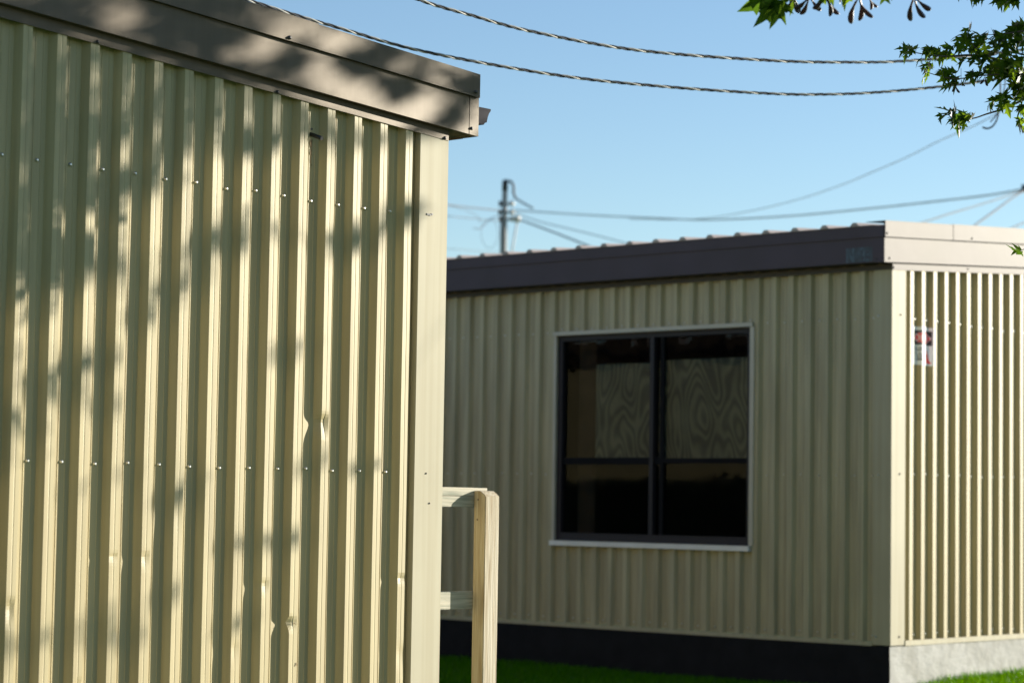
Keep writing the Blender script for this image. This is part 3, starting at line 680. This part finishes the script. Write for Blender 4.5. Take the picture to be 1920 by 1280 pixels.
mb = MB(); mb.tube([at(1950, 352, DR), at(1918, 353, DR)], .035, 8); mb.tube([at(1920, 346, DR), at(1920, 361, DR)], .045, 8); mb.build('bracket', M['wire'], P2)

# ================================================================== silver maple
LEAF = [(.02, 0), (.15, -.06), (.42, -.07), (.24, .07), (.33, .12), (.62, .43), (.41, .33), (.36, .43), (.11, .33), (.16, .50), (.29, .65), (.14, .68), (.10, .83), (0, 1.1)]
LEAF = LEAF + [(-x, y) for x, y in reversed(LEAF[:-1])]
def leaf(mb, p, size, tip, nrm, mi=0):
    tip = tip.normalized(); sx = tip.cross(nrm).normalized(); nz = sx.cross(tip)
    fold = random.uniform(.0, .8); curl = random.uniform(-.1, .6); n = len(mb.v); tw = random.uniform(-.3, .3)
    def P_(x, y): return tuple(p + (sx*x + tip*y + nz*(abs(x)*fold - curl*y*y + tw*x*y))*size)
    mb.v.append(P_(0, .28)); mb.v += [P_(x, y) for x, y in LEAF]; k = len(LEAF)
    for i in range(k): mb.face((n, n+1+i, n+1+(i+1) % k), mi)
def rv(): 
    while 1:
        v = Vector((random.uniform(-1, 1), random.uniform(-1, 1), random.uniform(-1, 1)))
        if .01 < v.length < 1: return v
T = thing('maple_tree', 'silver maple with deep-lobed green leaves and winged seeds entering at upper right', 'tree', (13.6, 3.9, 0))
crown = MB(); twigs = MB(); seeds = MB()
def spray(c, n, rad, size, droop=.5, lean=None):
    for _ in range(n):
        o = rv()*rad; o.z *= .7; tip = rv()*1.0 + Vector((0, 0, -droop)) + (lean or Vector((0, 0, 0))); nr = rv()*.9 + Vector((0, 0, .8))
        if tip.cross(nr).length < .05: nr = Vector((1, 0, .2))
        leaf(crown, c+o, size*random.uniform(.6, 1.2), tip, nr)
lf = -RGT*.5
# twigs that reach into the view: photo place, distance, leaves
DT = 12.0
def branch(pts, r0, r1, d=DT, dd=0):
    q = spline([at(u, v, d + dd*i) for i, (u, v) in enumerate(pts)], 40); n = len(q); twigs.tube(q, [r0 + (r1-r0)*i/(n-1) for i in range(n)], 6)
    for p in q[::2]:
        if px(p)[0] > 2010: spray(p + Vector((0, 0, -.02)), 2, .10, .085, .5)
    return q
branch([(2250, 120), (2080, 130), (1960, 150), (1915, 128), (1870, 112), (1820, 104), (1775, 106), (1740, 103), (1700, 96)], .014, .0018, DT+.3, -.04)
branch([(1960, 150), (1925, 140), (1880, 140), (1840, 142), (1790, 148), (1745, 138), (1725, 128)], .006, .0014)
branch([(1870, 112), (1840, 100), (1822, 80), (1815, 62)], .004, .0014)
branch([(2080, 130), (1990, 160), (1925, 185), (1885, 203), (1850, 214), (1825, 222), (1800, 222), (1775, 215)], .009, .0015, DT+.3, -.04)
branch([(2100, 40), (1990, 48), (1920, 58), (1880, 64), (1845, 66)], .008, .0015)
branch([(2080, 130), (2000, 185), (1950, 225), (1915, 228)], .006, .0015)
branch([(2150, 250), (2040, 330), (1970, 420), (1925, 462)], .007, .0015)
branch([(2150, -60), (2000, -30), (1900, -18), (1800, -14), (1740, -22)], .010, .0018)
branch([(2150, -160), (1900, -110), (1700, -60), (1560, -22), (1480, -8), (1440, 0)], .010, .002, 9.6, 0)
spec = [  # u, v, leaves, spread px, size
    (1697, 97, 3, 9, .07), (1718, 95, 3, 9, .075), (1738, 99, 4, 9, .075), (1757, 100, 4, 9, .075), (1775, 104, 3, 8, .07), (1782, 92, 2, 7, .075),
    (1728, 118, 2, 6, .06), (1741, 128, 3, 9, .085), (1735, 140, 2, 7, .08), (1768, 137, 3, 8, .07), (1785, 145, 4, 10, .09), (1792, 158, 3, 8, .09), (1778, 163, 2, 7, .075), (1820, 137, 3, 9, .07),
    (1817, 60, 2, 6, .085), (1816, 74, 3, 7, .085), (1800, 72, 2, 6, .08), (1823, 90, 4, 9, .085), (1806, 88, 2, 7, .08), (1845, 72, 3, 8, .075), (1850, 84, 3, 8, .075), (1868, 72, 3, 9, .075), (1886, 72, 3, 9, .075), (1870, 86, 2, 7, .07),
    (1905, 66, 5, 12, .09), (1918, 52, 5, 10, .09), (1912, 84, 3, 9, .085), (1896, 84, 3, 8, .08),
    (1838, 108, 4, 9, .08), (1850, 122, 4, 10, .08), (1866, 112, 4, 10, .085), (1880, 122, 6, 12, .09), (1898, 118, 6, 12, .09), (1915, 112, 6, 12, .09), (1872, 136, 4, 10, .085), (1896, 140, 7, 12, .09), (1914, 145, 7, 12, .095), (1905, 158, 4, 9, .09), (1845, 140, 3, 8, .07), (1816, 116, 2, 6, .06),
    (1776, 212, 2, 7, .085), (1788, 220, 4, 9, .085), (1804, 216, 4, 9, .085), (1818, 222, 4, 8, .075), (1796, 234, 2, 7, .08), (1812, 232, 2, 6, .07), (1770, 218, 1, 5, .085),
    (1851, 203, 2, 5, .06), (1872, 190, 3, 7, .07), (1884, 184, 3, 7, .075), (1880, 198, 3, 7, .075), (1912, 182, 4, 9, .08), (1918, 168, 4, 8, .08), (1916, 200, 3, 7, .075), (1911, 226, 2, 6, .08), (1916, 236, 2, 6, .085),
    (1913, 474, 1, 3, .08), (1918, 480, 1, 3, .085),
    (1803, -3, 2, 6, .075), (1826, -4, 2, 6, .075), (1842, -2, 3, 8, .08), (1880, 0, 3, 8, .08), (1897, -1, 4, 9, .085), (1912, -3, 4, 9, .085)]
for u, v, n, sp, sz in spec:
    d = DT + random.uniform(-.12, .12); spray(at(u, v-4, d), max(1, int(n*1.25+.4)), (sp+2)/FPX*d, sz*.92, .55, lf)
# top leaves and winged seeds on the nearer twig
for u, v, du, dv, sz in ((1452, -6, -1.0, -.45, .15), (1458, -2, -.8, -.9, .14), (1462, 0, -.15, -1, .115), (1440, -4, -1, -.2, .11), (1480, -14, .3, -1, .09), (1575, -10, .3, -.6, .07), (1560, -14, -.6, -.5, .08), (1600, -22, -.4, -1, .08), (1650, -20, .4, -.6, .07), (1665, -16, -.3, -.5, .06)):
    leaf(crown, at(u, v, 9.6 + random.uniform(-.05, .05)), sz, RGT*du + UPV*dv + fwd*.15, -fwd + SUN*fwd.dot(SUN) + rv()*.15)
def samara(p, dr, ln):
    dr = dr.normalized(); sx = dr.cross(fwd).normalized(); th = dr.cross(sx)
    out = [(0, .0012), (.10, .0016), (.20, .0030), (.34, .0028), (.52, .0048), (.70, .0078), (.86, .0088), (.96, .0065), (1.0, .002)]
    seeds = MB(); n = 0; rows = []
    bend = random.choice((-1, 1))*random.uniform(.15, .5)
    for t, w_ in out:
        c = p + dr*(t*ln) + sx*(bend*ln*t*t); tk = .0035 if t < .25 else .0008
        rows.append((c - sx*w_*.6*ln/.045, c + th*tk, c + sx*w_*ln/.045*.9, c - th*tk))
    for r_ in rows: seeds.v += [tuple(q) for q in r_]
    for i in range(len(rows)-1):
        for j in range(4): a = n+i*4+j; b = n+i*4+(j+1) % 4; seeds.face((a, b, b+4, a+4), 0, True)
    seeds.build('winged_seed', M['seed'], T, recalc=False)
for u, v, dirs, ln, d in ((1488, -4, ((-.4, -1), (.5, -.9), (.05, -1)), .066, 9.6), (1518, -6, ((-.8, -1), (.45, -1.0), (-.15, -1)), .075, 9.6), (1548, -8, ((.15, -1), (-.6, -1), (.6, -.9)), .08, 9.6),
                      (1610, -4, ((.1, -1), (-.75, -.95), (.4, -1)), .095, 9.6), (1628, -6, ((.5, -.8), (.35, -1)), .065, 9.6), (1715, -6, ((-.55, -1), (.05, -1), (.55, -.8)), .09, 9.6),
                      (1792, 158, ((.05, -1), (-.2, -1)), .045, DT), (1802, 150, ((.1, -1), (.4, -1)), .04, DT), (1847, 143, ((-.25, -1), (-.1, -1)), .05, DT), (1856, 143, ((.4, -.6),), .03, DT)):
    p = at(u, v, d)
    twigs.tube([p + UPV*.06, p], .0012, 5)
    for a, b in dirs: samara(p + rv()*.004, RGT*a + UPV*b + fwd*random.uniform(-.2, .2), ln*random.uniform(.85, 1.1))

# crown outside the view; its clumps and gaps throw the dappled light on the near wall
SX, SY, SZ = 2.0, -1.0, .53
def shadow_on_wall(p, y=frA-.03):
    s = (y-p.y)/(-SY)                    # steps back along the sun ray to the wall plane
    return Vector((p.x - SX*s, y, p.z - SZ*s))
gaps = [(60, 330, 32), (190, 350, 36), (300, 235, 30), (345, 430, 36), (120, 470, 34), (240, 430, 30), (430, 240, 28), (520, 320, 40), (60, 190, 24), (160, 210, 20), (130, 12, 26), (222, 28, 30), (440, 95, 26), (505, 58, 30), (506, 92, 30), (592, 70, 28), (590, 128, 42), (655, 172, 40), (690, 185, 40), (735, 128, 22), (790, 150, 20), (805, 185, 26), (780, 210, 34), (885, 210, 26), (300, 130, 26), (470, 150, 18), (700, 215, 25), (830, 250, 22), (160, 62, 22), (430, 330, 60), (320, 420, 70), (600, 330, 60), (700, 330, 60), (420, 700, 110), (640, 560, 150), (780, 560, 70), (90, 1000, 140), (560, 900, 160), (700, 1000, 200), (60, 560, 60), (300, 760, 60)]
darks = [(60, 20, 45), (320, 30, 45), (400, 60, 40), (535, 112, 22), (640, 110, 28), (700, 90, 26), (735, 165, 24), (850, 160, 30), (830, 222, 24), (60, 130, 70), (120, 330, 80), (210, 240, 60), (160, 470, 60), (330, 560, 50), (280, 330, 40), (500, 260, 40), (250, 640, 60), (390, 900, 40), (220, 900, 45), (20, 800, 60), (560, 640, 26), (680, 440, 40), (780, 390, 36), (620, 850, 22), (480, 1010, 26), (560, 1000, 24), (700, 870, 22), (330, 1100, 36), (450, 1180, 30)]
twl_w = []
def dens(u, v):
    if v < 260: d = .92 - .12*(u > 420)
    elif v < 520: d = .70 - .42*u/800
    elif v < 760: d = .55 - .38*u/800
    else: d = .44 - .32*u/800
    return d
def accept(p, only_wall=False):
    u, v = px(p)
    if -60 < u < 1990 and -40 < v < 1330: return False
    s = shadow_on_wall(p)
    if 5.5 < s.x < 8.95 and -.1 < s.z < Z0+2.5:
        a, b = px(s)
        for x, y, r in gaps:
            if (a-x)**2 + (b-y)**2 < r*r*(.8 if b < 260 else 1.0): return False
        n = .5 + .42*noise.noise(Vector((s.x*5.6, s.z*4.2, 1.3))) + .28*noise.noise(Vector((s.x*11, s.z*9, 4)))
        return only_wall and n < dens(a, b)
    # keep the railing, the corner and the far end in full sun
    if 8.9 <= s.x < 10.5 and s.z < Z0+1.2: return False
    return True
for u, v, r in darks:                      # thick clumps
    wp = ony(u, v, frA-.03)
    for _ in range((3 if r > 30 else 2) if v < 480 else 1):
        s = random.uniform(2.7, 4.2); c = wp + Vector((SX*s, SY*s, SZ*s)); q = px(c)
        if -60 < q[0] < 1990 and -40 < q[1] < 1330: continue
        spray(c, 9 + int(r/6) if v < 480 else 5, r/FPX*10.5*.8, .085)
n_w = 0
for _ in range(1250):
    wp = Vector((random.uniform(5.4, 8.98), frA-.03, random.uniform(-.1, Z0+2.5))); s = random.uniform(2.8, 4.9)
    c = wp + Vector((SX*s, SY*s, SZ*s))
    if not accept(c, True): continue
    n_w += 1; twl_w.append(c)
    for _ in range(9 if px(wp)[1] < 480 else 4):
        o = rv()*.12; o.z *= .8
        if accept(c+o, True):
            tip = rv() + Vector((0, 0, -.5)); nr = rv()*.9 + Vector((0, 0, .8))
            if tip.cross(nr).length > .05: leaf(crown, c+o, .085*random.uniform(.75, 1.2), tip, nr)
n_ok = 0; tries = 0; cc = Vector((13.3, 4.5, Z0+3.6)); rad3 = (2.9, 2.3, 2.5); twl = []
while n_ok < 520 and tries < 9000:
    tries += 1; o = rv()
    if o.length < .45 and random.random() < .7: continue
    c = cc + Vector((o.x*rad3[0], o.y*rad3[1], o.z*rad3[2]))
    if c.z < Z0+.9 or not accept(c): continue
    n_ok += 1; twl.append(c)
    for _ in range(11):
        o = rv()*.20; o.z *= .6
        if accept(c+o):
            tip = rv() + Vector((0, 0, -.5)); nr = rv()*.9 + Vector((0, 0, .8))
            if tip.cross(nr).length > .05: leaf(crown, c+o, .085*random.uniform(.75, 1.2), tip, nr)
# trunk, limbs, twigs
tb = Vector((13.6, 3.9, 0)); tp = MB()
tp.tube(spline([tb + Vector((0, 0, -.2)), tb + Vector((.03, .02, .9)), tb + Vector((.0, .05, 2.2)), tb + Vector((.05, .1, 3.4))], 30), [.26 - .0038*i for i in range(31)], 14); 
for k in range(6):
    a = k*1.05; tp.tube([tb + Vector((0, 0, .25)), tb + Vector((math.cos(a)*.26, math.sin(a)*.26, .02)), tb + Vector((math.cos(a)*.5, math.sin(a)*.5, -.1))], [.12, .09, .03], 8)
tp.build('trunk', M['bark'], T, recalc=False)
limbs = MB(); ends = []
for k in range(9):
    a = k*.7 + .2; e = .5 + .35*(k % 3); st = tb + Vector((.03, .08, 2.0 + .15*k))
    end = cc + Vector((math.cos(a)*2.1, math.sin(a)*1.7, (e-.8)*2.4)); md = st.lerp(end, .5) + Vector((0, 0, .35))
    ok = all(not (-20 < px(q)[0] < 1940 and -20 < px(q)[1] < 1300) for q in (md, end))
    q = spline([st, md, end], 16)
    if not ok or any(5.6 < shadow_on_wall(t_).x < 9 and 0 < shadow_on_wall(t_).z < Z0+2.5 for t_ in q): continue
    limbs.tube(q, [.085*(1-i/len(q)) + .012 for i in range(len(q))], 8); ends += q[5:]
for tgt in (at(2250, 120, DT+.3), at(2150, -60, DT), at(2150, -160, 9.6), at(2100, 40, DT), at(2150, 250, DT)):
    st = tb + Vector((0, .06, 2.4)); q = spline([st, st.lerp(tgt, .5) + Vector((0, 0, .25)), tgt], 14); limbs.tube(q, [.05*(1-i/len(q)) + .012 for i in range(len(q))], 8); ends += q[6:]
limbs.build('branch', M['bark'], T, recalc=False)
nodes = list(ends)                          # every clump hangs on a twig from the nearest limb or clump
for c in sorted(twl + twl_w, key=lambda q: -q.z):
    e = min(nodes, key=lambda q: (q-c).length_squared); L_ = (e-c).length
    if L_ > .05:
        md = e.lerp(c, .5) + Vector((0, 0, .12*L_)); r_ = .0022 + .0012*min(L_, 1.5)
        twigs.tube([e, md, c], [r_, r_*.8, .0014], 4)
    nodes.append(c)
twigs.build('twigs', M['twig'], T, recalc=False)
crown.build('crown', M['leaf'], T, recalc=False)
print('leaves', len(crown.v)//28, 'clusters', n_w, n_ok, 'tries', tries)
